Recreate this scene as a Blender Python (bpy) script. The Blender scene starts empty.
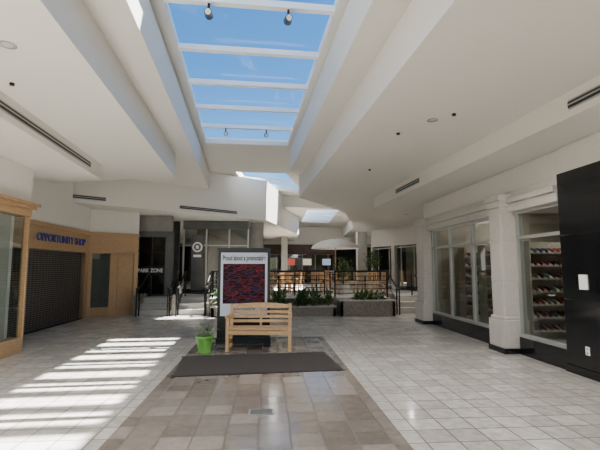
import bpy, math, random
from mathutils import Vector, Matrix
random.seed(4)
S=bpy.context.scene
COL=S.collection

# ------------------------------------------------------------ materials
def mat(name,col,rough=0.6,metal=0.0,var=0.0,scale=8.0,bump=0.0,emit=None,es=0.0,spec=0.5):
    m=bpy.data.materials.new(name); m.use_nodes=True
    nt=m.node_tree; b=nt.nodes['Principled BSDF']
    b.inputs['Base Color'].default_value=(*col,1)
    b.inputs['Roughness'].default_value=rough
    b.inputs['Metallic'].default_value=metal
    b.inputs['Specular IOR Level'].default_value=spec
    if emit:
        b.inputs['Emission Color'].default_value=(*emit,1); b.inputs['Emission Strength'].default_value=es
    tc=nt.nodes.new('ShaderNodeTexCoord')
    n=nt.nodes.new('ShaderNodeTexNoise'); n.inputs['Scale'].default_value=scale; n.inputs['Detail'].default_value=4
    nt.links.new(tc.outputs['Object'],n.inputs['Vector'])
    if var>0:
        r=nt.nodes.new('ShaderNodeValToRGB')
        r.color_ramp.elements[0].position=.3; r.color_ramp.elements[1].position=.7
        r.color_ramp.elements[0].color=(*[max(0,c*(1-var)) for c in col],1)
        r.color_ramp.elements[1].color=(*[min(1,c*(1+var)) for c in col],1)
        nt.links.new(n.outputs['Fac'],r.inputs['Fac']); nt.links.new(r.outputs['Color'],b.inputs['Base Color'])
    if bump>0:
        bp=nt.nodes.new('ShaderNodeBump'); bp.inputs['Strength'].default_value=bump; bp.inputs['Distance'].default_value=.01
        nt.links.new(n.outputs['Fac'],bp.inputs['Height']); nt.links.new(bp.outputs['Normal'],b.inputs['Normal'])
    return m
def woodmat(name,c1,c2,rough=.45):
    m=bpy.data.materials.new(name); m.use_nodes=True
    nt=m.node_tree; b=nt.nodes['Principled BSDF']; b.inputs['Roughness'].default_value=rough
    tc=nt.nodes.new('ShaderNodeTexCoord'); mp=nt.nodes.new('ShaderNodeMapping'); mp.inputs['Scale'].default_value=(2,2,9)
    n=nt.nodes.new('ShaderNodeTexNoise'); n.inputs['Scale'].default_value=5; n.inputs['Detail'].default_value=6; n.inputs['Distortion'].default_value=1.2
    r=nt.nodes.new('ShaderNodeValToRGB'); r.color_ramp.elements[0].position=.35; r.color_ramp.elements[1].position=.68
    r.color_ramp.elements[0].color=(*c1,1); r.color_ramp.elements[1].color=(*c2,1)
    L=nt.links.new
    L(tc.outputs['Object'],mp.inputs['Vector']); L(mp.outputs['Vector'],n.inputs['Vector']); L(n.outputs['Fac'],r.inputs['Fac']); L(r.outputs['Color'],b.inputs['Base Color'])
    return m
def glassmat(name,tint,refl=.05,rough=.02,graz=.5):
    m=bpy.data.materials.new(name); m.use_nodes=True
    nt=m.node_tree; nt.nodes.clear()
    o=nt.nodes.new('ShaderNodeOutputMaterial'); t=nt.nodes.new('ShaderNodeBsdfTransparent'); g=nt.nodes.new('ShaderNodeBsdfGlossy')
    t.inputs['Color'].default_value=(*tint,1); g.inputs['Roughness'].default_value=rough
    mx=nt.nodes.new('ShaderNodeMixShader'); f=nt.nodes.new('ShaderNodeLayerWeight'); f.inputs['Blend'].default_value=.5
    p=nt.nodes.new('ShaderNodeMath'); p.operation='POWER'; p.inputs[1].default_value=4
    q=nt.nodes.new('ShaderNodeMath'); q.operation='MULTIPLY_ADD'; q.inputs[1].default_value=graz; q.inputs[2].default_value=refl; q.use_clamp=True
    L=nt.links.new
    L(f.outputs['Facing'],p.inputs[0]); L(p.outputs[0],q.inputs[0]); L(q.outputs[0],mx.inputs[0]); L(t.outputs[0],mx.inputs[1]); L(g.outputs[0],mx.inputs[2]); L(mx.outputs[0],o.inputs[0])
    return m

M_ceil=mat('ceiling_paint',(.72,.69,.63),.9,var=.03,scale=60,bump=.25)
M_wall=mat('wall_paint',(.72,.69,.63),.85,var=.03,scale=30,bump=.15)
M_stone=mat('cast_stone',(.50,.475,.435),.7,var=.06,scale=14,bump=.2)
M_kstone=mat('knee_wall_stone',(.22,.19,.16),.7,var=.25,scale=18,bump=.3)
M_beam=mat('skylight_frame',(.82,.84,.86),.6,var=.02)
M_black=mat('polished_black_granite',(.008,.008,.009),.12,var=.5,scale=40)
M_dark=mat('dark_interior',(.030,.028,.026),.7,var=.3,scale=2)
M_dgrey=mat('dark_grey_panel',(.10,.10,.095),.6,var=.15,scale=3)
M_grey=mat('grey_panel',(.28,.265,.24),.6,var=.1,scale=3)
M_alu=mat('window_frame_metal',(.40,.40,.38),.4,metal=.5)
M_bmetal=mat('black_metal',(.012,.012,.012),.35,metal=.4)
M_wood=woodmat('honey_maple',(.35,.215,.105),(.46,.295,.15))
M_teak=woodmat('teak',(.44,.27,.12),(.62,.41,.22),.5)
M_cwood=woodmat('chair_wood',(.44,.25,.11),(.60,.37,.17))
M_glass=glassmat('storefront_glass',(.56,.62,.60),.10)
M_dglass=glassmat('tinted_glass',(.36,.41,.40),.08)
M_skyglass=glassmat('skylight_glass',(.93,.97,1.0),.01,graz=.05)
M_white=mat('white_plastic',(.85,.85,.83),.4)
M_poster=mat('poster_paper',(.55,.60,.67),.5,var=.03,scale=4)
M_blue=mat('blue_letter',(.02,.05,.30),.4)
M_red=mat('red_goods',(.30,.03,.03),.5)
M_goods=mat('pale_goods',(.42,.40,.37),.5)
M_navy=mat('navy_goods',(.03,.04,.09),.5)
M_green=mat('green_glazed_pot',(.14,.38,.07),.35,var=.12,scale=6)
M_leaf=mat('leaf',(.05,.12,.03),.5,var=.4,scale=9)
M_leafd=mat('dry_leaf',(.14,.17,.06),.6,var=.4,scale=9)
M_soil=mat('soil',(.05,.03,.02),.95,var=.3,scale=30,bump=.5)
M_mat=mat('mat_carpet',(.042,.035,.032),.95,var=.25,scale=120,bump=.4)
M_slot=mat('air_slot_black',(.03,.03,.03),.6)
M_lamp=mat('lamp_lens',(.9,.9,.8),.4,emit=(1,.95,.8),es=2)
M_lens=mat('downlight_baffle',(.55,.53,.48),.5)
M_canvas=mat('umbrella_canvas',(.80,.78,.74),.8,var=.05)
M_tan=mat('tan_panel',(.36,.30,.21),.7,var=.1,scale=3)
M_brownp=mat('maroon_panel',(.08,.04,.03),.6,var=.2,scale=3)
M_shelf=mat('shelf_cream',(.38,.32,.24),.6,var=.05)
M_concrete=mat('exterior_pavement',(.45,.44,.42),.9,var=.1,scale=1)
M_galv=mat('galvanised_steel',(.35,.36,.37),.5,metal=.6,var=.1)

# ------------------------------------------------------------ mesh builder
class MB:
    def __init__(s): s.v=[];s.f=[];s.mi=[];s.ms=[];s.M=Matrix()
    def _m(s,m):
        if m not in s.ms: s.ms.append(m)
        return s.ms.index(m)
    def add(s,vs,fs,m):
        b=len(s.v); s.v+= [tuple(s.M@Vector(v)) for v in vs]
        i=s._m(m)
        for f in fs: s.f.append([b+k for k in f]); s.mi.append(i)
    def box(s,x0,x1,y0,y1,z0,z1,m):
        x0,x1=sorted((x0,x1)); y0,y1=sorted((y0,y1)); z0,z1=sorted((z0,z1))
        s.add([(x0,y0,z0),(x1,y0,z0),(x1,y1,z0),(x0,y1,z0),(x0,y0,z1),(x1,y0,z1),(x1,y1,z1),(x0,y1,z1)],
              [(3,2,1,0),(4,5,6,7),(0,1,5,4),(1,2,6,5),(2,3,7,6),(3,0,4,7)],m)
    def prism(s,p,z0,z1,m):
        a=sum(p[i][0]*p[(i+1)%len(p)][1]-p[(i+1)%len(p)][0]*p[i][1] for i in range(len(p)))
        if a<0: p=p[::-1]
        n=len(p)
        s.add([(x,y,z0) for x,y in p]+[(x,y,z1) for x,y in p],
              [tuple(range(n))[::-1],tuple(range(n,2*n))]+[(i,(i+1)%n,n+(i+1)%n,n+i) for i in range(n)],m)
    def cyl(s,a,b,r,m,n=12,r2=None):
        a=Vector(a);b=Vector(b); r2=r if r2 is None else r2
        d=(b-a).normalized(); u=d.orthogonal().normalized(); w=d.cross(u)
        vs=[a+(u*math.cos(2*math.pi*i/n)+w*math.sin(2*math.pi*i/n))*r for i in range(n)]+[b+(u*math.cos(2*math.pi*i/n)+w*math.sin(2*math.pi*i/n))*r2 for i in range(n)]
        s.add(vs,[tuple(range(n))[::-1],tuple(range(n,2*n))]+[(i,(i+1)%n,n+(i+1)%n,n+i) for i in range(n)],m)
    def beam(s,a,b,w,h,m):
        a=Vector(a);b=Vector(b);d=(b-a).normalized()
        side=d.cross(Vector((0,0,1)))
        side=Vector((1,0,0)) if side.length<.01 else side.normalized()
        up=side.cross(d)
        vs=[p+side*sx*w/2+up*sz*h/2 for p in (a,b) for sx,sz in ((-1,-1),(1,-1),(1,1),(-1,1))]
        s.add(vs,[(0,1,2,3),(7,6,5,4),(0,4,5,1),(1,5,6,2),(2,6,7,3),(3,7,4,0)],m)
    def lathe(s,prof,m,n=24,c=(0,0)):
        vs=[];fs=[]
        for r,z in prof:
            for i in range(n): vs.append((c[0]+r*math.cos(2*math.pi*i/n),c[1]+r*math.sin(2*math.pi*i/n),z))
        for j in range(len(prof)-1):
            for i in range(n): fs.append((j*n+i,j*n+(i+1)%n,(j+1)*n+(i+1)%n,(j+1)*n+i))
        s.add(vs,fs,m)
    def leaf(s,p,d,L,w,m,droop=.3):
        p=Vector(p);d=Vector(d).normalized(); sd=d.cross(Vector((0,0,1)))
        sd=Vector((1,0,0)) if sd.length<.05 else sd.normalized()
        a=p+d*L*.5; e=p+d*L-Vector((0,0,droop*L))
        s.add([p,a+sd*w/2,e,a-sd*w/2],[(0,1,2,3)],m)
    def make(s,name,loc=(0,0,0),rz=0,parent=None,bevel=0,smooth=False):
        me=bpy.data.meshes.new(name); me.from_pydata(s.v,[],s.f)
        for m in s.ms: me.materials.append(m)
        me.polygons.foreach_set('material_index',s.mi); me.update()
        o=bpy.data.objects.new(name,me); COL.objects.link(o); o.location=loc; o.rotation_euler=(0,0,rz)
        if parent: o.parent=parent
        if bevel:
            b=o.modifiers.new('bev','BEVEL'); b.width=bevel; b.segments=2; b.limit_method='ANGLE'
        if smooth:
            for p in me.polygons: p.use_smooth=True
        return o
def empty(name,loc=(0,0,0),rz=0):
    o=bpy.data.objects.new(name,None); COL.objects.link(o); o.location=loc; o.rotation_euler=(0,0,rz); return o
def text(name,body,size,loc,rot,m,parent=None,ext=.004,width=None,bold=0.0):
    c=bpy.data.curves.new(name,'FONT'); c.body=body; c.size=size; c.extrude=ext; c.align_x='CENTER'; c.align_y='CENTER'; c.offset=bold
    o=bpy.data.objects.new(name,c); COL.objects.link(o); c.materials.append(m)
    if width:
        bpy.context.view_layer.update(); o.scale=(width/o.dimensions.x,1,1)
    o.location=loc; o.rotation_euler=rot
    if parent: o.parent=parent
    return o

# ------------------------------------------------------------ floor
def floor_mat():
    m=bpy.data.materials.new('floor_tiles'); m.use_nodes=True; nt=m.node_tree; N=nt.nodes; L=nt.links.new
    b=N['Principled BSDF']
    tc=N.new('ShaderNodeTexCoord'); sp=N.new('ShaderNodeSeparateXYZ'); L(tc.outputs['Object'],sp.inputs[0])
    def M(op,a,bb=None,c=None):
        n=N.new('ShaderNodeMath'); n.operation=op
        for i,v in enumerate((a,bb,c)):
            if v is None: continue
            if isinstance(v,(int,float)): n.inputs[i].default_value=v
            else: L(v,n.inputs[i])
        return n.outputs[0]
    T=.31
    x=M('DIVIDE',M('ADD',sp.outputs[0],.07+31),T); y=M('DIVIDE',M('ADD',sp.outputs[1],31),T)
    fx=M('FRACT',x); fy=M('FRACT',y)
    cb=N.new('ShaderNodeCombineXYZ'); L(M('FLOOR',x),cb.inputs[0]); L(M('FLOOR',y),cb.inputs[1])
    wn=N.new('ShaderNodeTexWhiteNoise'); wn.noise_dimensions='3D'; L(cb.outputs[0],wn.inputs['Vector'])
    ex=M('MINIMUM',fx,M('SUBTRACT',1,fx)); ey=M('MINIMUM',fy,M('SUBTRACT',1,fy))
    grout=M('LESS_THAN',M('MINIMUM',ex,ey),.024)
    r1=N.new('ShaderNodeValToRGB'); L(wn.outputs['Value'],r1.inputs[0])
    r1.color_ramp.elements[0].color=(.48,.45,.405,1); r1.color_ramp.elements[1].color=(.60,.57,.52,1)
    r2=N.new('ShaderNodeValToRGB'); L(wn.outputs['Value'],r2.inputs[0]); r2.color_ramp.interpolation='CONSTANT'
    e=r2.color_ramp.elements; e[0].color=(.175,.148,.123,1); e[1].position=.3; e[1].color=(.205,.177,.15,1)
    k=e.new(.62); k.color=(.235,.203,.173,1); k=e.new(.86); k.color=(.30,.262,.225,1)
    inx=M('LESS_THAN',M('ABSOLUTE',M('ADD',sp.outputs[0],.085)),1.395)
    iny=M('LESS_THAN',sp.outputs[1],10.23)
    msk=M('MULTIPLY',inx,iny)
    mx=N.new('ShaderNodeMix'); mx.data_type='RGBA'; L(msk,mx.inputs[0]); L(r1.outputs[0],mx.inputs[6]); L(r2.outputs[0],mx.inputs[7])
    ns=N.new('ShaderNodeTexNoise'); ns.inputs['Scale'].default_value=9; ns.inputs['Detail'].default_value=10; ns.inputs['Roughness'].default_value=.65; L(tc.outputs['Object'],ns.inputs['Vector'])
    mr=N.new('ShaderNodeMapRange'); mr.inputs[1].default_value=.3; mr.inputs[2].default_value=.7; mr.inputs[3].default_value=.76; mr.inputs[4].default_value=1.16; L(ns.outputs['Fac'],mr.inputs[0])
    mu=N.new('ShaderNodeMix'); mu.data_type='RGBA'; mu.blend_type='MULTIPLY'; mu.inputs[0].default_value=1; L(mx.outputs[2],mu.inputs[6]); L(mr.outputs[0],mu.inputs[7])
    g=N.new('ShaderNodeMix'); g.data_type='RGBA'; L(grout,g.inputs[0]); L(mu.outputs[2],g.inputs[6]); g.inputs[7].default_value=(.11,.095,.08,1)
    L(g.outputs[2],b.inputs['Base Color'])
    rr=M('ADD',M('MULTIPLY',grout,.4),M('ADD',.11,M('MULTIPLY',wn.outputs['Value'],.06)))
    L(rr,b.inputs['Roughness'])
    bp=N.new('ShaderNodeBump'); bp.inputs['Strength'].default_value=.3; bp.inputs['Distance'].default_value=.003; L(M('SUBTRACT',1,grout),bp.inputs['Height']); L(bp.outputs[0],b.inputs['Normal'])
    return m
f=MB(); f.box(-12,12,-9,35,-.2,0,floor_mat()); f.make('floor')

# ------------------------------------------------------------ ceiling (axis rotated 3 deg)
A=math.radians(3.05)
ceil=empty('ceiling',rz=A)
ZT=5.2
def poly_plate(name,outer,holes,z0,z1,m,parent):
    c=bpy.data.curves.new(name,'CURVE'); c.dimensions='2D'; c.fill_mode='BOTH'; c.extrude=(z1-z0)/2
    for P in [outer]+holes:
        s=c.splines.new('POLY'); s.points.add(len(P)-1); s.use_cyclic_u=True
        for i,(x,y) in enumerate(P): s.points[i].co=(x,y,0,1)
    c.materials.append(m)
    o=bpy.data.objects.new(name,c); COL.objects.link(o); o.location=(0,0,(z0+z1)/2); o.parent=parent; return o
SK1=[(-1.12,-6.3),(1.24,-6.3),(1.24,12.4),(-1.12,12.4)]
SK2=[(-.34,16.1),(1.57,16.1),(2.86,20.5),(.13,18.9)]
SK3=[(3.25,21.9),(4.95,21.7),(5.6,28.0),(3.7,27.6)]
ZL=4.6
poly_plate('upper_plate',[(-13,-10),(13,-10),(13,21.2),(-13,21.2)],[SK1,SK2],ZT,ZT+.12,M_ceil,ceil)
poly_plate('lower_plate',[(-13,21.2),(13,21.2),(13,36),(-13,36)],[SK3],ZL,ZL+.12,M_ceil,ceil)
def slab(name,p,z,top=ZT+.001,m=None):
    b=MB(); b.prism(p,z,top,m or M_ceil); return b.make(name,parent=ceil)
slab('plate_step',[(-13,21.1),(13,21.1),(13,21.2),(-13,21.2)],ZL,5.32)
slab('soffit_left_high',[(-1.3,-9.8),(-1.3,15.9),(-4,17.5),(-12.5,17.5),(-12.5,-9.8)],4.5,5.18)
slab('soffit_left_mid',[(-1.77,-9.8),(-1.77,11.1),(-6,12.6),(-12.5,12.6),(-12.5,-9.8)],3.9,5.16)
slab('soffit_left_low',[(-3.17,-9.8),(-3.17,9.9),(-7,10.6),(-12.5,10.6),(-12.5,-9.8)],3.56,5.14)
slab('soffit_far_left',[(-7,12.2),(.9,17.6),(1.7,20.2),(1.9,21.1),(-12.5,21.1),(-12.5,12.2)],3.56,5.19)
slab('soffit_far_left_2',[(1.9,21.1),(3.2,25),(3.7,31),(-12.5,31),(-12.5,21.1)],3.56,4.59)
slab('soffit_right_high',[(1.36,-9.8),(1.36,12.85),(4,14),(12.5,14),(12.5,-9.8)],4.5,5.18)
slab('soffit_right_mid',[(1.78,-9.8),(1.78,13.9),(4.1,17.2),(5.4,21.1),(12.5,21.1),(12.5,-9.8)],3.9,5.16)
slab('soffit_right_mid_2',[(5.4,21.1),(6.2,24),(7.2,31),(12.5,31),(12.5,21.1)],3.9,4.57)
slab('soffit_right_low',[(4.2,-9.8),(4.2,13.5),(5.4,16.5),(7.0,21.1),(12.5,21.1),(12.5,-9.8)],3.56,5.14)
slab('soffit_end',[(-13,31),(13,31),(13,36),(-13,36)],3.3,4.58)
def diffuser(name,p,q,z,off):
    b=MB(); p=Vector((*p,z)); q=Vector((*q,z)); d=(q-p).normalized(); n=Vector((d.y,-d.x,0))*off
    b.beam(p+n*.004,q+n*.004,.012,.13,M_alu); b.beam(p+n*.012,q+n*.012,.012,.085,M_slot)
    b.beam(p+n*.018,q+n*.018,.014,.018,M_alu)
    return b.make(name,parent=ceil)
diffuser('air_diffuser_1',(-3.17,5.2),(-3.17,9.2),3.72,1)
diffuser('air_diffuser_2',(4.2,3.8),(4.2,4.95),3.72,-1)
diffuser('air_diffuser_3',(4.2,9.8),(4.2,11.4),3.72,-1)
dx,dy=7.9,5.4
def onface(t): return (-7+dx*t,12.2+dy*t)
diffuser('air_diffuser_4',onface(.60),onface(.85),3.74,1)
diffuser('air_diffuser_5',onface(.12),onface(.34),3.74,1)
def well(name,P,z0,h,bars,bw=.10,bh=.09):
    b=MB(); n=len(P)
    for i in range(n):
        a=Vector(P[i]);c=Vector(P[(i+1)%n]); d=(c-a).normalized(); o=Vector((d.y,-d.x))*.05
        b.beam((*(a+o),z0+h/2),(*(c+o),z0+h/2),.1,h,M_beam)
    for (p,q) in bars:
        b.beam((*p,z0-.06),(*q,z0-.06),bw,bh,M_beam)
    b.make(name,parent=ceil)
    g=MB(); g.add([(x,y,z0+h) for x,y in P],[tuple(range(n))],M_skyglass); g.make(name+'_glass',parent=ceil)
bars=[((-1.12,12.37-1.335*i),(1.24,12.37-1.335*i)) for i in range(1,14)]
well('skylight_1',SK1,ZT+.12,.05,bars)
def lerp(a,b,t): return (a[0]+(b[0]-a[0])*t,a[1]+(b[1]-a[1])*t)
well('skylight_2',SK2,ZT+.12,.14,[(lerp(SK2[0],SK2[3],t),lerp(SK2[1],SK2[2],t)) for t in (.45,)])
well('skylight_3',SK3,ZL+.12,.14,[(lerp(SK3[0],SK3[3],t),lerp(SK3[1],SK3[2],t)) for t in (.16,.33,.5,.66,.83)])
for (x,y) in ((-.52,5.695),(.58,5.695),(-.5,11.035),(.55,11.035)):
    b=MB(); b.cyl((x,y,5.12),(x,y,5.22),.018,M_bmetal,8); b.cyl((x,y-.1,5.04),(x,y+.09,5.10),.05,M_bmetal,14,.062); b.cyl((x,y-.105,5.038),(x,y-.1,5.04),.04,M_lens,14)
    b.make('track_spotlight',parent=ceil)
spots=[(-2.45,4.6,3.9),(-2.6,0,3.9),(3,0,3.9),(2.9,6.2,3.9),(-2.4,18.5,3.56),(0,23,3.56),(5.9,15,3.56),(-4.6,11.8,4.5)]  # ceiling cans, most of them added as fill to brighten the hall
for i,(x,y,z) in enumerate(spots):
    b=MB(); b.lathe([(.085,z-.008),(.085,z+.0),(.065,z-.006),(.05,z-.001)],M_alu,20,(x,y)); b.cyl((x,y,z-.003),(x,y,z-.001),.05,M_lens,16)
    b.make('downlight_%d'%(i+1),parent=ceil)
    l=bpy.data.lights.new('downlight_fill_lamp','SPOT'); l.energy=(440 if z>3.7 else 280); l.spot_size=math.radians(155); l.spot_blend=.8; l.shadow_soft_size=.04; l.color=(1,.96,.9)
    if z==4.5: l.energy=230
    o=bpy.data.objects.new('downlight_fill_lamp_%d'%(i+1),l); COL.objects.link(o); o.location=(x,y,z-.02); o.parent=ceil
for (x,y) in ((3.1,5.9),(2.9,9.6),(-2.9,5.6),(2.6,6.9)):
    b=MB(); b.cyl((x,y,3.87),(x,y,3.9),.03,M_bmetal,12); b.make('sprinkler_head',parent=ceil)
# added unseen blocker high above the roof, its slats shape the sun bars
b=MB(); zr=13.0
b.box(1.4,3.05,8.6,16.2,zr,zr+.5,M_galv); b.box(4.75,5.4,8.6,16.2,zr,zr+.5,M_galv)
y=8.9
while y<16:
    b.box(3.05,4.75,y,y+.24,zr+.1,zr+.3,M_galv); y+=.66
for y in (8.8,12.4,16.0): b.box(5.1,5.3,y-.1,y+.1,5.33,zr,M_galv)
b.make('sun_bar_blocker',parent=ceil)

# ------------------------------------------------------------ shell
def wall(name,*a,m=M_wall):
    b=MB(); b.box(*a,m); return b.make(name)
wall('wall_left_outer',-12.3,-12,-9,35,0,5.3)
wall('wall_right_outer',12,12.3,-9,35,0,5.3)
wall('wall_far',-12,12,35,35.3,0,5.3,m=M_dark)
b=MB()
b.box(-12,-6,-9.3,-9,0,5.3,M_wall); b.box(6,12,-9.3,-9,0,5.3,M_wall); b.box(-6,6,-9.3,-9,3.3,5.3,M_wall)
for i in range(7): b.box(-6+2*i-.04,-6+2*i+.04,-9.2,-9.1,0,3.3,M_alu)
b.make('wall_rear_open')  # unseen rear wall, opening added so sky light fills the hall
b=MB(); b.box(-40,40,-60,-9.3,-.25,-.02,M_concrete); b.make('exterior_ground')

# ------------------------------------------------------------ right side
XR=4.75
b=MB()
b.box(XR,XR+.25,-9,4.9,0,3.55,M_wall)
b.box(XR,XR+.25,4.9,6.55,3.13,3.55,M_wall)
b.box(XR+.05,XR+.3,6.55,12.8,2.68,3.55,M_wall)
b.make('wall_right')
b=MB()
for j in range(3): b.box(XR-.06,XR+.25,4.9,6.55,.12+1.0*j,.12+1.0*j+.993,M_black)
b.box(XR-.08,XR+.25,4.88,6.57,0,.12,M_black); b.make('granite_pillar',bevel=.004)
b=MB(); b.box(XR-.075,XR-.06,6.0,6.17,1.28,1.5,M_white); b.make('paper_notice')
b=MB(); b.box(XR-.07,XR-.06,6.05,6.13,.33,.45,M_white); b.cyl((XR-.075,6.09,.36),(XR-.07,6.09,.36),.012,M_slot); b.cyl((XR-.075,6.09,.42),(XR-.07,6.09,.42),.012,M_slot); b.make('wall_outlet')
b=MB()
b.box(XR-.08,XR+.1,6.55,12.85,2.68,2.84,M_stone); b.box(XR-.14,XR+.1,6.55,12.85,2.84,2.94,M_stone); b.box(XR-.05,XR+.08,6.55,12.85,2.94,3.08,M_stone)
b.make('trim_1',bevel=.01)
def column(name,y0,y1,x0):
    b=MB()
    b.box(x0,XR+.2,y0,y1,.62,2.9,M_stone)
    b.box(x0-.06,XR+.2,y0-.06,y1+.06,.10,.62,M_stone)
    b.box(x0-.08,XR+.2,y0-.08,y1+.08,0,.10,M_black)
    b.box(x0-.03,XR+.2,y0-.03,y1+.03,.62,.68,M_stone)
    for z in (1.35,2.1): b.box(x0-.012,XR+.2,y0-.012,y1+.012,z,z+.02,M_stone)
    b.box(x0-.03,XR+.2,y0-.03,y1+.03,2.78,2.9,M_stone); b.box(x0-.06,XR+.2,y0-.06,y1+.06,2.9,3.02,M_stone)
    b.make(name,bevel=.012)
column('stone_column',7.95,8.38,4.5)
column('stone_column',12.2,12.75,4.52)
def shopwindow(name,y0,y1,bays):
    b=MB()
    b.box(XR-.03,XR+.15,y0,y1,0,.32,M_black)
    b.box(XR-.02,XR+.1,y0,y1,.32,.38,M_alu); b.box(XR,XR+.08,y0,y1,2.62,2.68,M_alu); b.box(XR,XR+.08,y0,y1,2.14,2.20,M_alu)
    for i in range(bays+1):
        y=y0+(y1-y0)*i/bays; w=.045
        b.box(XR,XR+.09,max(y0,y-w),min(y1,y+w),.38,2.62,M_alu)
    b.add([(XR+.04,y0,.38),(XR+.04,y1,.38),(XR+.04,y1,2.62),(XR+.04,y0,2.62)],[(0,1,2,3)],M_glass)
    b.make(name)
shopwindow('window_1',6.57,7.86,1)
shopwindow('window_2',8.47,12.11,3)
b=MB(); b.box(9.4,9.5,4,12.9,0,3.5,M_shelf); b.box(5.05,9.4,12.8,12.9,0,3.5,M_shelf); b.box(5.05,9.4,3.9,4.0,0,3.5,M_shelf); b.box(5.05,9.4,4,12.8,3.3,3.4,M_ceil)
for y in (6.2,8.8,11.6): b.box(6.7,7.3,y-.6,y+.6,3.26,3.3,M_lamp)
b.make('shoe_shop_room')
def shoeshelf(name,L,loc,rz):
    b=MB(); b.box(-L/2,L/2,0,.04,0,2.2,M_shelf); b.box(-L/2-.02,-L/2,-.35,.04,0,2.2,M_shelf); b.box(L/2,L/2+.02,-.35,.04,0,2.2,M_shelf)
    cols=[M_red,M_goods,M_bmetal,M_red,M_tan,M_dgrey,M_navy,M_bmetal]
    for k in range(7):
        z=.2+.29*k; b.box(-L/2,L/2,-.33,0,z-.02,z,M_shelf)
        x=-L/2+.08
        while x<L/2-.08:
            m=random.choice(cols)
            b.box(x-.04,x+.04,-.3,-.03,z,z+.025,M_goods)
            b.add([(x-.038,-.3,z+.025),(x+.038,-.3,z+.025),(x+.038,-.03,z+.025),(x-.038,-.03,z+.025),(x-.025,-.28,z+.055),(x+.025,-.28,z+.055),(x+.03,-.04,z+.12),(x-.03,-.04,z+.12),(x+.03,-.15,z+.10),(x-.03,-.15,z+.10)],
                  [(0,1,5,4),(1,2,6,8,5),(3,0,4,9,7),(2,3,7,6),(4,5,8,9),(9,8,6,7)],m)
            x+=.14
    return b.make(name,loc=loc,rz=rz)
shoeshelf('shoe_display_shelf',3.2,(7.4,12.6,0),0)
shoeshelf('shoe_display_shelf',3.0,(9.3,10.6,0),-math.pi/2)
shoeshelf('shoe_display_shelf',3.0,(9.3,7.2,0),-math.pi/2)
shoeshelf('shoe_display_shelf',2.0,(6.9,9.6,0),0)
shoeshelf('shoe_display_shelf',1.6,(6.5,11.2,0),0)
for i,(x,y) in enumerate([(7,6.2),(7,8.8),(7,11.6)]):
    l=bpy.data.lights.new('shop_lamp','AREA'); l.energy=34; l.size=.6; l.size_y=1.2; l.shape='RECTANGLE'; o=bpy.data.objects.new('shop_lamp_%d'%i,l); COL.objects.link(o); o.location=(x,y,3.24)

# ------------------------------------------------------------ left side
XL=-4.65
b=MB()
b.box(XL-.3,XL,-9,8.8,2.86,3.55,M_wall); b.box(XL-.3,XL,-9,3,0,2.86,M_wall)
b.box(-6.1,-5.8,8.7,14.5,2.79,5.13,M_wall); b.box(-5.8,XL-.3,8.7,8.8,0,3.55,M_wall)
b.make('wall_left')
b=MB()
b.box(XL-.25,XL,3,8.8,0,.28,M_wood); b.box(XL-.25,XL+.02,3,8.82,2.6,2.74,M_wood); b.box(XL-.25,XL+.08,3,8.88,2.74,2.80,M_wood); b.box(XL-.25,XL+.13,3,8.93,2.80,2.86,M_wood)
for y in (3.0,4.9,6.8,8.74): b.box(XL-.1,XL+.005,y,y+.06,.28,2.6,M_wood)
b.add([(XL-.05,3.1,.28),(XL-.05,8.7,.28),(XL-.05,8.7,2.6),(XL-.05,3.1,2.6)],[(0,1,2,3)],M_glass)
b.box(XL-1.0,XL-.9,3,8.6,0,2.8,M_grey)
b.make('display_window_front',bevel=.006)
XG=-5.8
M_grille=mat('grille_metal',(.17,.155,.14),.45,metal=.5)
b=MB()
b.box(XG-.12,XG-.10,8.9,14.24,0,2.07,M_dark)
for i in range(38):
    z=.03+i*.054; b.box(XG-.03,XG-.012,8.9,14.24,z,z+.018,M_grille)
y=8.95
while y<14.23:
    b.box(XG-.034,XG-.016,y,y+.014,.02,2.07,M_grille); y+=.16
b.box(XG-.06,XG,8.9,14.24,0,.05,M_bmetal); b.make('rolling_grille')
b=MB()
b.box(XG-.2,XG,8.82,14.5,2.08,2.66,M_wood); b.box(XG-.2,XG+.06,8.82,14.5,2.66,2.78,M_wood); b.box(XG-.2,XG+.03,8.82,14.5,2.08,2.14,M_wood); b.box(XG-.2,XG+.03,14.25,14.5,0,2.08,M_wood)
hd=b.make('wood_storefront',bevel=.006)
text('sign_letters','OPPORTUNITY SHOP',.30,(XG+.02,12.75,2.39),(math.pi/2,0,math.pi/2),M_blue,parent=hd,ext=.012,width=2.9,bold=0)
Lr=1.62
b=MB()
b.box(0,Lr,0,.15,2.08,2.66,M_wood); b.box(0,Lr,-.05,.15,2.66,2.78,M_wood); b.box(0,Lr,-.03,.15,2.08,2.14,M_wood)
b.box(0,.14,-.02,.15,0,2.08,M_wood); b.box(.70,.86,-.02,.15,0,2.08,M_wood); b.box(Lr-.14,Lr,-.02,.15,0,2.08,M_wood)
b.box(.14,.70,0,.15,0,.3,M_wood); b.add([(.14,.05,.3),(.70,.05,.3),(.70,.05,2.08),(.14,.05,2.08)],[(0,1,2,3)],M_glass); b.box(.14,.70,.14,.16,.3,2.08,M_grey)
b.box(.86,Lr-.14,.04,.15,0,2.08,M_wood); b.box(.95,Lr-.22,.02,.05,.2,1.0,M_wood); b.box(.95,Lr-.22,.02,.05,1.1,1.95,M_wood)
b.box(0,Lr,.02,.15,2.78,3.55,M_wall)
b.make('wood_storefront_return',loc=(-5.83,14.55,0),rz=math.atan2(.85,1.3),bevel=.005)
b=MB()
b.box(-5.2,-3.55,16.3,16.6,2.95,3.55,M_grey); b.box(-5.2,-3.5,16.25,16.6,2.75,2.95,M_dgrey)
b.box(-3.75,-3.5,16.28,16.6,.56,2.75,M_dgrey); b.box(-5.2,-4.75,16.28,16.6,.56,2.75,M_dgrey)
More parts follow.
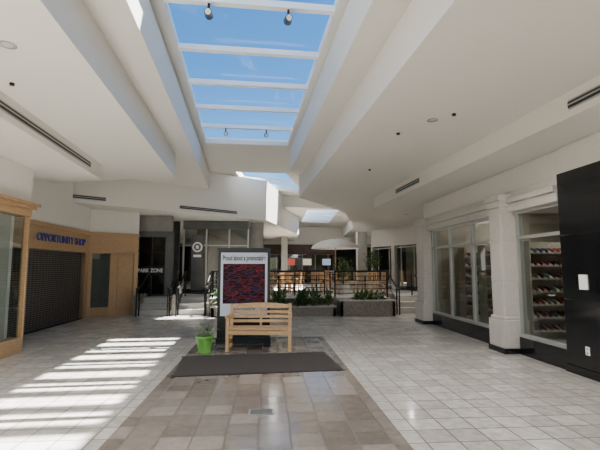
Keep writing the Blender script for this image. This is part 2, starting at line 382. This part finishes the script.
b.add([(-4.75,16.43,.56),(-3.75,16.43,.56),(-3.75,16.43,2.75),(-4.75,16.43,2.75)],[(0,1,2,3)],M_dglass)
b.box(-4.3,-4.25,16.38,16.46,.56,2.75,M_bmetal); b.box(-4.75,-3.75,16.38,16.46,2.2,2.26,M_bmetal)
b.box(-6,-3.55,17.8,17.9,.56,3.5,M_dark)
b.box(-4.77,-3.73,16.3,16.36,1.32,1.68,M_bmetal)
gs=b.make('grey_storefront')
text('sign_letters_2','PARK ZONE',.2,(-4.27,16.28,1.5),(math.pi/2,0,0),M_white,parent=gs,width=.9,bold=.004)

# platform & stairs
PXL=-1.95
b=MB()
b.prism([(PXL,15.0),(4.35,15.0),(4.35,16.2),(10,16.2),(10,34.9),(-10,34.9),(-10,16.2),(PXL,16.2)],0.001,.55,M_kstone)
b.prism([(PXL,14.98),(4.35,14.98),(4.35,16.18),(10,16.18),(10,34.9),(-10,34.9),(-10,16.18),(PXL,16.18)],.55,.56,M_stone)
b.make('raised_platform')
def stair(name,x0,x1,y0):
    b=MB()
    for i in range(3): b.box(x0,x1,y0+.37*i,y0+1.09,.001+.183*i,.183*(i+1),M_stone); b.box(x0,x1,y0+.37*i-.005,y0+.37*i+.05,.183*(i+1),.183*(i+1)+.004,M_dgrey)
    b.box(x0-.14,x0,y0-.05,y0+1.09,.001,.68,M_kstone)
    return b.make(name)
stair('stair_steps',-4.35,-3.2,15.08)
stair('stair_steps',-3.05,PXL-.01,15.08)
stair('stair_steps',4.5,5.6,15.08)
def rail(name,pts,h=.92,z0=.56,mid=True,zs=None):
    b=MB(); zs=zs or [z0]*len(pts)
    for k in range(len(pts)-1):
        a=Vector((*pts[k],zs[k])); c=Vector((*pts[k+1],zs[k+1])); n=max(1,int((c-a).length/1.0))
        for i in range(n+1):
            p=a.lerp(c,i/n); b.cyl(p,p+Vector((0,0,h)),.026,M_bmetal,8)
        up=Vector((0,0,1))
        b.cyl(a+up*h,c+up*h,.032,M_bmetal,8)
        for q in ((.15,.3,.45,.6,.75) if mid else (.45,)): b.cyl(a+up*q,c+up*q,.014,M_bmetal,6)
    return b.make(name)
rail('guard_rail',[(-1.85,16.3),(-1.85,15.15),(-1.3,15.15)])
rail('guard_rail',[(2.4,16.3),(2.4,15.15),(4.28,15.15)])
rail('guard_rail',[(-1.2,16.4),(2.2,16.4)])
for x in (-4.27,-3.26,-2.98,-2.05,4.57,5.55):
    rail('stair_handrail',[(x,14.7),(x,15.0),(x,16.25)],zs=[0.0,0.0,.56],mid=False)
def planter(name,x0,x1,y0,y1,h,n,size=.4,leafm=M_leaf):
    b=MB(); t=.09
    b.box(x0,x1,y0,y0+t,0,h,M_kstone); b.box(x0,x1,y1-t,y1,0,h,M_kstone); b.box(x0,x0+t,y0,y1,0,h,M_kstone); b.box(x1-t,x1,y0,y1,0,h,M_kstone)
    for (xa,xb,ya,yb) in ((x0-.03,x1+.03,y0-.03,y0+t),(x0-.03,x1+.03,y1-t,y1+.0)): b.box(xa,xb,ya,yb,h,h+.04,M_stone)
    b.box(x0+t,x1-t,y0+t,y1-t,.001,h-.06,M_soil)
    for i in range(n):
        px=random.uniform(x0+.15,x1-.15); py=random.uniform(y0+.15,y1-.15)
        for k in range(30):
            a=random.uniform(0,6.28); e=random.uniform(.2,1.4); L=random.uniform(.4,1)*size
            st=Vector((px,py,h-.05+random.uniform(0,.6)*size))
            b.leaf(st,(math.cos(a)*math.cos(e),math.sin(a)*math.cos(e),math.sin(e)),L,.06+.05*random.random(),random.choice([leafm,M_leafd,leafm]))
    return b.make(name)
planter('stone_planter',-1.8,2.3,14.4,14.95,.3,22,.65)
planter('stone_planter',2.45,4.3,14.3,14.95,.5,9,.38)

b=MB()
X0,X1,Y0=-3.45,-.75,18.0
b.box(X0,X1,Y0,Y0+.2,3.2,3.55,M_dgrey); b.box(X0,X1,Y0,Y0+.15,.56,.75,M_bmetal)
for x in (X0,X0+.93,X0+1.86,X1-.06): b.box(x,x+.06,Y0,Y0+.1,.75,3.2,M_alu)
b.box(X0,X1,Y0,Y0+.1,2.5,2.55,M_alu)
b.add([(X0,Y0+.05,.75),(X1,Y0+.05,.75),(X1,Y0+.05,3.2),(X0,Y0+.05,3.2)],[(0,1,2,3)],M_dglass)
b.box(X0,X1,Y0+3.5,Y0+3.6,.56,3.5,M_tan); b.box(X1-.05,X1,Y0+.2,Y0+3.5,.56,3.5,M_grey)
b.make('glass_storefront')
b=MB(); b.box(-3.08,-2.60,17.9,17.96,.7,2.95,M_dgrey); b.box(-3.15,-2.53,17.75,17.98,.561,.62,M_bmetal); b.box(-2.86,-2.82,17.92,17.95,.6,.72,M_bmetal)
b.cyl((-2.84,17.895,2.45),(-2.84,17.9,2.45),.21,M_white,28); b.cyl((-2.84,17.888,2.45),(-2.84,17.895,2.45),.14,M_dgrey,24); b.box(-2.9,-2.78,17.88,17.888,2.38,2.52,M_white)
b.box(-3.0,-2.68,17.89,17.9,2.04,2.14,M_white)
b.make('shop_banner')
b=MB(); b.box(-.7,-.15,18.6,19.1,.56,3.55,M_grey); b.box(-.74,-.11,18.56,19.14,.56,.8,M_black); b.make('square_pillar')

def shopfront(name,p,q,z0,z1,bays,fm,gm,depth=2.2,top=3.55,back=None):
    p=Vector(p);q=Vector(q); L=(q-p).length; rz=math.atan2((q-p).y,(q-p).x)
    b=MB(); b.box(0,L,0,.25,z1-.55,top,fm)
    b.box(0,L,-.05,.25,z1-.62,z1-.5,fm)
    for i in range(bays+1):
        x=L*i/bays; x0=max(0,x-.13);x1=min(L,x+.13); b.box(x0,x1,-.05,.25,z0,z1-.62,fm)
    b.add([(0,.1,z0),(L,.1,z0),(L,.1,z1-.62),(0,.1,z1-.62)],[(0,1,2,3)],gm); b.box(0,L,.06,.2,z0,z0+.2,M_black)
    for i in range(bays*2):
        x=L*(i+.5)/(bays*2)
        b.box(x-.02,x+.02,.08,.14,z0,z1-.62,M_alu)
    b.box(0,L,.07,.15,z0+2.0,z0+2.05,M_alu)
    b.box(0,L,depth,depth+.1,z0,z1,back or M_tan)
    return b.make(name,loc=(p.x,p.y,0),rz=rz)
shopfront('corner_storefront',(5.5,22.3),(7.4,16.9),.56,3.3,3,M_stone,M_dglass)
fc=shopfront('food_court_storefront',(-2.6,31),(4.9,31),.56,3.2,4,M_brownp,M_dglass,top=3.28)
b=MB(); b.box(4.85,5.35,22.7,23.2,.56,3.54,M_stone); b.make('square_pillar')
b=MB(); b.box(.9,1.3,27,27.4,.56,3.54,M_grey); b.make('square_pillar')
for i,(x,c) in enumerate([(-.2,(.8,.75,.6)),(1.7,(.7,.12,.08)),(2.9,(.8,.75,.6)),(4.3,(.5,.6,.7))]):
    mm=mat('menu_lit_%d'%i,c,.5,emit=c,es=.5); b=MB(); b.box(x-.3+2.6,x+.3+2.6,-.1,-.05,1.8,2.25,mm); b.make('lit_menu_board_%d'%i,parent=fc)

def chair_mesh():
    b=MB()
    b.box(-.21,.21,-.21,.21,.43,.46,M_cwood)
    for x in (-.19,.19):
        b.beam((x,-.19,0),(x,-.19,.43),.035,.035,M_cwood); b.beam((x,.19,0),(x,.25,.88),.035,.035,M_cwood)
    for x in (-.1,0,.1): b.beam((x,.2,.46),(x,.245,.85),.03,.015,M_cwood)
    b.box(-.21,.21,.22,.255,.82,.89,M_cwood)
    b.beam((-.19,-.19,.2),(-.19,.2,.2),.02,.03,M_cwood); b.beam((.19,-.19,.2),(.19,.2,.2),.02,.03,M_cwood)
    return b
cm=None
def chair(x,y,rz):
    global cm
    if cm is None:
        o=chair_mesh().make('cafe_chair'); cm=o.data
    else:
        o=bpy.data.objects.new('cafe_chair',cm); COL.objects.link(o)
    o.location=(x,y,.566); o.rotation_euler=(0,0,rz)
tm=None
for (x,y) in [(.5,17.7),(2.1,18.2),(.9,20.3),(4.2,18.3),(3.9,24.4),(1.0,23.2),(-.8,25)]:
    if tm is None:
        b=MB(); b.lathe([(.001,.74),(.4,.74),(.4,.71),(.001,.71)],M_cwood,28); b.cyl((0,0,.03),(0,0,.71),.03,M_bmetal); b.lathe([(.001,.05),(.1,.04),(.25,.015),(.26,.0),(.001,0)],M_bmetal,20)
        o=b.make('cafe_table'); tm=o.data
    else:
        o=bpy.data.objects.new('cafe_table',tm); COL.objects.link(o)
    o.location=(x,y,.566); r=random.uniform(-.5,.5)
    for a in (0,math.pi/2,math.pi,-math.pi/2)[:random.choice([2,3,4])]:
        a2=a+r; chair(x+math.sin(a2)*.62,y-math.cos(a2)*.62, a2+math.pi)
b=MB()
b.lathe([(.001,2.46),(.3,2.43),(.75,2.32),(1.12,2.12),(1.2,1.98),(1.18,1.98),(1.1,2.10),(.72,2.28),(.001,2.41)],M_canvas,16)
b.cyl((0,0,0),(0,0,2.5),.03,M_cwood); b.lathe([(.001,.1),(.28,.08),(.3,0),(.001,0)],M_bmetal,20)
b.make('patio_umbrella',loc=(3.35,20.9,.566))
def tree(name,x,y,h):
    b=MB(); b.lathe([(.001,0),(.2,0),(.26,.4),(.28,.42),(.24,.42),(.22,.36),(.001,.36)],M_stone,20); b.cyl((0,0,.36),(0.03,0,h*.65),.03,M_soil,8,.018)
    for i in range(260):
        a=random.uniform(0,6.28); e=random.uniform(-1.2,1.4); r=random.uniform(.1,.45)
        c=Vector((r*math.cos(a)*math.cos(e),r*math.sin(a)*math.cos(e),h*.75+r*1.1*math.sin(e)))
        b.leaf(c,(random.uniform(-1,1),random.uniform(-1,1),random.uniform(-.5,1)),.17,.07,random.choice([M_leaf,M_leafd]))
    b.make(name,loc=(x,y,.566))
tree('potted_ficus',2.95,16.6,1.3); tree('potted_ficus',5.1,20.4,1.9); tree('potted_ficus',-.1,21.8,1.6)

# ------------------------------------------------------------ directory sign
b=MB(); W=.56
b.box(-W,W,-.13,.13,.12,1.98,M_bmetal)
b.box(-W-.02,W+.02,-.15,.15,0,.12,M_bmetal); b.box(-W-.02,W+.02,-.15,.15,1.98,2.03,M_bmetal)
b.box(-W+.06,W-.06,-.137,-.13,.58,1.93,M_poster)
pm=bpy.data.materials.new('map_graphic'); pm.use_nodes=True; nt=pm.node_tree; bb=nt.nodes['Principled BSDF']
tc=nt.nodes.new('ShaderNodeTexCoord'); vo=nt.nodes.new('ShaderNodeTexVoronoi'); vo.feature='DISTANCE_TO_EDGE'; vo.inputs['Scale'].default_value=9
vc=nt.nodes.new('ShaderNodeTexVoronoi'); vc.inputs['Scale'].default_value=9
mp=nt.nodes.new('ShaderNodeMapping'); mp.inputs['Scale'].default_value=(.7,1,2.0)
lt=nt.nodes.new('ShaderNodeMath'); lt.operation='LESS_THAN'; lt.inputs[1].default_value=.03
sx=nt.nodes.new('ShaderNodeSeparateColor'); cr=nt.nodes.new('ShaderNodeValToRGB'); cr.color_ramp.interpolation='CONSTANT'
cr.color_ramp.elements[0].color=(.010,.009,.015,1); cr.color_ramp.elements[1].position=.45; cr.color_ramp.elements[1].color=(.014,.018,.05,1)
kk=cr.color_ramp.elements.new(.66); kk.color=(.012,.010,.014,1); kk=cr.color_ramp.elements.new(.84); kk.color=(.07,.012,.018,1)
mxp=nt.nodes.new('ShaderNodeMix'); mxp.data_type='RGBA'; mxp.inputs[7].default_value=(.22,.03,.04,1)
K=nt.links.new
K(tc.outputs['Object'],mp.inputs[0]); K(mp.outputs[0],vo.inputs['Vector']); K(mp.outputs[0],vc.inputs['Vector']); K(vo.outputs['Distance'],lt.inputs[0]); K(vc.outputs['Color'],sx.inputs[0]); K(sx.outputs[0],cr.inputs[0])
K(lt.outputs[0],mxp.inputs[0]); K(cr.outputs[0],mxp.inputs[6]); K(mxp.outputs[2],bb.inputs['Base Color']); bb.inputs['Roughness'].default_value=.7; bb.inputs['Specular IOR Level'].default_value=.15
b.box(-W+.11,W-.11,-.141,-.137,.84,1.69,pm)
D=b.make('mall_directory',loc=(-.49,9.55,0),rz=math.radians(2))
text('poster_text_1','Proud about a promotable:',.15,(0,-.139,1.81),(math.pi/2,0,0),M_bmetal,parent=D,ext=.001,width=.92,bold=.004)
text('poster_text_2','YOUNGSHIP',.1,(.0,-.139,.74),(math.pi/2,0,0),M_bmetal,parent=D,ext=.001,width=.55,bold=.002)

# ------------------------------------------------------------ bench
b=MB(); W=.63
for x in (-W+.03,W-.03):
    b.box(x-.03,x+.03,-.29,-.23,0,.64,M_teak)
    b.beam((x,.24,0),(x,.24,.42),.06,.06,M_teak); b.beam((x,.24,.40),(x,.33,.86),.06,.05,M_teak)
    b.box(x-.038,x+.038,-.33,.28,.64,.675,M_teak)
    b.box(x-.02,x+.02,-.24,.22,.33,.40,M_teak); b.box(x-.018,x+.018,-.24,.22,.12,.17,M_teak)
b.box(-W+.05,W-.05,-.285,-.25,.32,.40,M_teak); b.box(-W+.05,W-.05,.22,.25,.32,.40,M_teak)
for i in range(6): b.box(-W+.02,W-.02,-.30+i*.09,-.225+i*.09,.41,.432,M_teak)
for i,z in enumerate((.52,.61,.70)):
    yb=.24+(z-.4)*.196; b.box(-W+.05,W-.05,yb-.012,yb+.012,z-.028,z+.028,M_teak)
n=16
for i in range(n):
    t0=-1+2*i/n;t1=-1+2*(i+1)/n; z0=.84+.045*(1-t0*t0); z1=.84+.045*(1-t1*t1)
    b.add([((W-.02)*t0,.305,.775),((W-.02)*t1,.305,.775),((W-.02)*t1,.345,.775),((W-.02)*t0,.345,.775),((W-.02)*t0,.315,z0),((W-.02)*t1,.315,z1),((W-.02)*t1,.35,z1),((W-.02)*t0,.35,z0)],
          [(3,2,1,0),(4,5,6,7),(0,1,5,4),(2,3,7,6),(1,2,6,5),(3,0,4,7)],M_teak)
b.box(-.02,.02,.25,.29,.42,.8,M_teak)
b.make('garden_bench',loc=(-.13,8.75,.001),rz=math.radians(-4))
b=MB(); b.box(-1.3,1.3,-.72,.72,0,.012,M_mat); b.box(-1.33,1.33,-.75,-.72,0,.008,M_bmetal); b.box(-1.33,1.33,.72,.75,0,.008,M_bmetal)
b.make('entrance_mat',loc=(-.14,7.5,.0005),rz=math.radians(5))
b=MB()
b.lathe([(.001,0),(.115,0),(.155,.26),(.175,.27),(.175,.31),(.15,.31),(.145,.26),(.001,.25)],M_green,28)
b.lathe([(.14,.255),(.001,.262)],M_soil,20)
for i in range(22):
    a=random.uniform(0,6.28); e=random.uniform(.6,1.45); L=random.uniform(.2,.45)
    d=Vector((math.cos(a)*math.cos(e),math.sin(a)*math.cos(e),math.sin(e)))
    q=Vector((random.uniform(-.04,.04),random.uniform(-.04,.04),.26))
    b.cyl(q,q+d*L*.6,.004,M_leafd,5); b.leaf(q+d*L*.5,d,L*.6,.045,random.choice([M_leaf,M_leafd]),.4)
b.make('potted_plant',loc=(-1.17,8.5,.001))
b=MB(); b.box(-.14,.14,-.1,.1,0,.004,M_alu); b.box(-.12,.12,-.08,.08,.004,.006,M_dgrey); b.make('floor_access_plate',loc=(-.05,5.0,.0005))

# ------------------------------------------------------------ lights
w=bpy.data.worlds.new('sky'); S.world=w; w.use_nodes=True; nt=w.node_tree
bg=nt.nodes['Background']; sk=nt.nodes.new('ShaderNodeTexSky'); sk.sky_type='NISHITA'; sk.sun_disc=False; sk.sun_elevation=math.radians(60); sk.sun_rotation=math.radians(90); sk.air_density=1.0; sk.dust_density=.2; sk.ozone_density=3.5
hs=nt.nodes.new('ShaderNodeHueSaturation'); hs.inputs['Saturation'].default_value=1.3
nt.links.new(sk.outputs[0],hs.inputs['Color']); nt.links.new(hs.outputs[0],bg.inputs[0]); bg.inputs[1].default_value=.31
l=bpy.data.lights.new('sun','SUN'); l.energy=60; l.angle=math.radians(.5); l.color=(1,.96,.90)
o=bpy.data.objects.new('sun',l); COL.objects.link(o)
d=Vector((-.44,-.40,-1)); o.rotation_euler=d.to_track_quat('-Z','Y').to_euler(); o.location=(5,5,20)

# ------------------------------------------------------------ camera
c=bpy.data.cameras.new('camera'); c.sensor_width=36; c.lens=25.8; c.clip_end=200
o=bpy.data.objects.new('camera',c); COL.objects.link(o); o.location=(0,0,1.6); o.rotation_euler=(math.radians(95.7),0,math.radians(-4.4))
S.camera=o
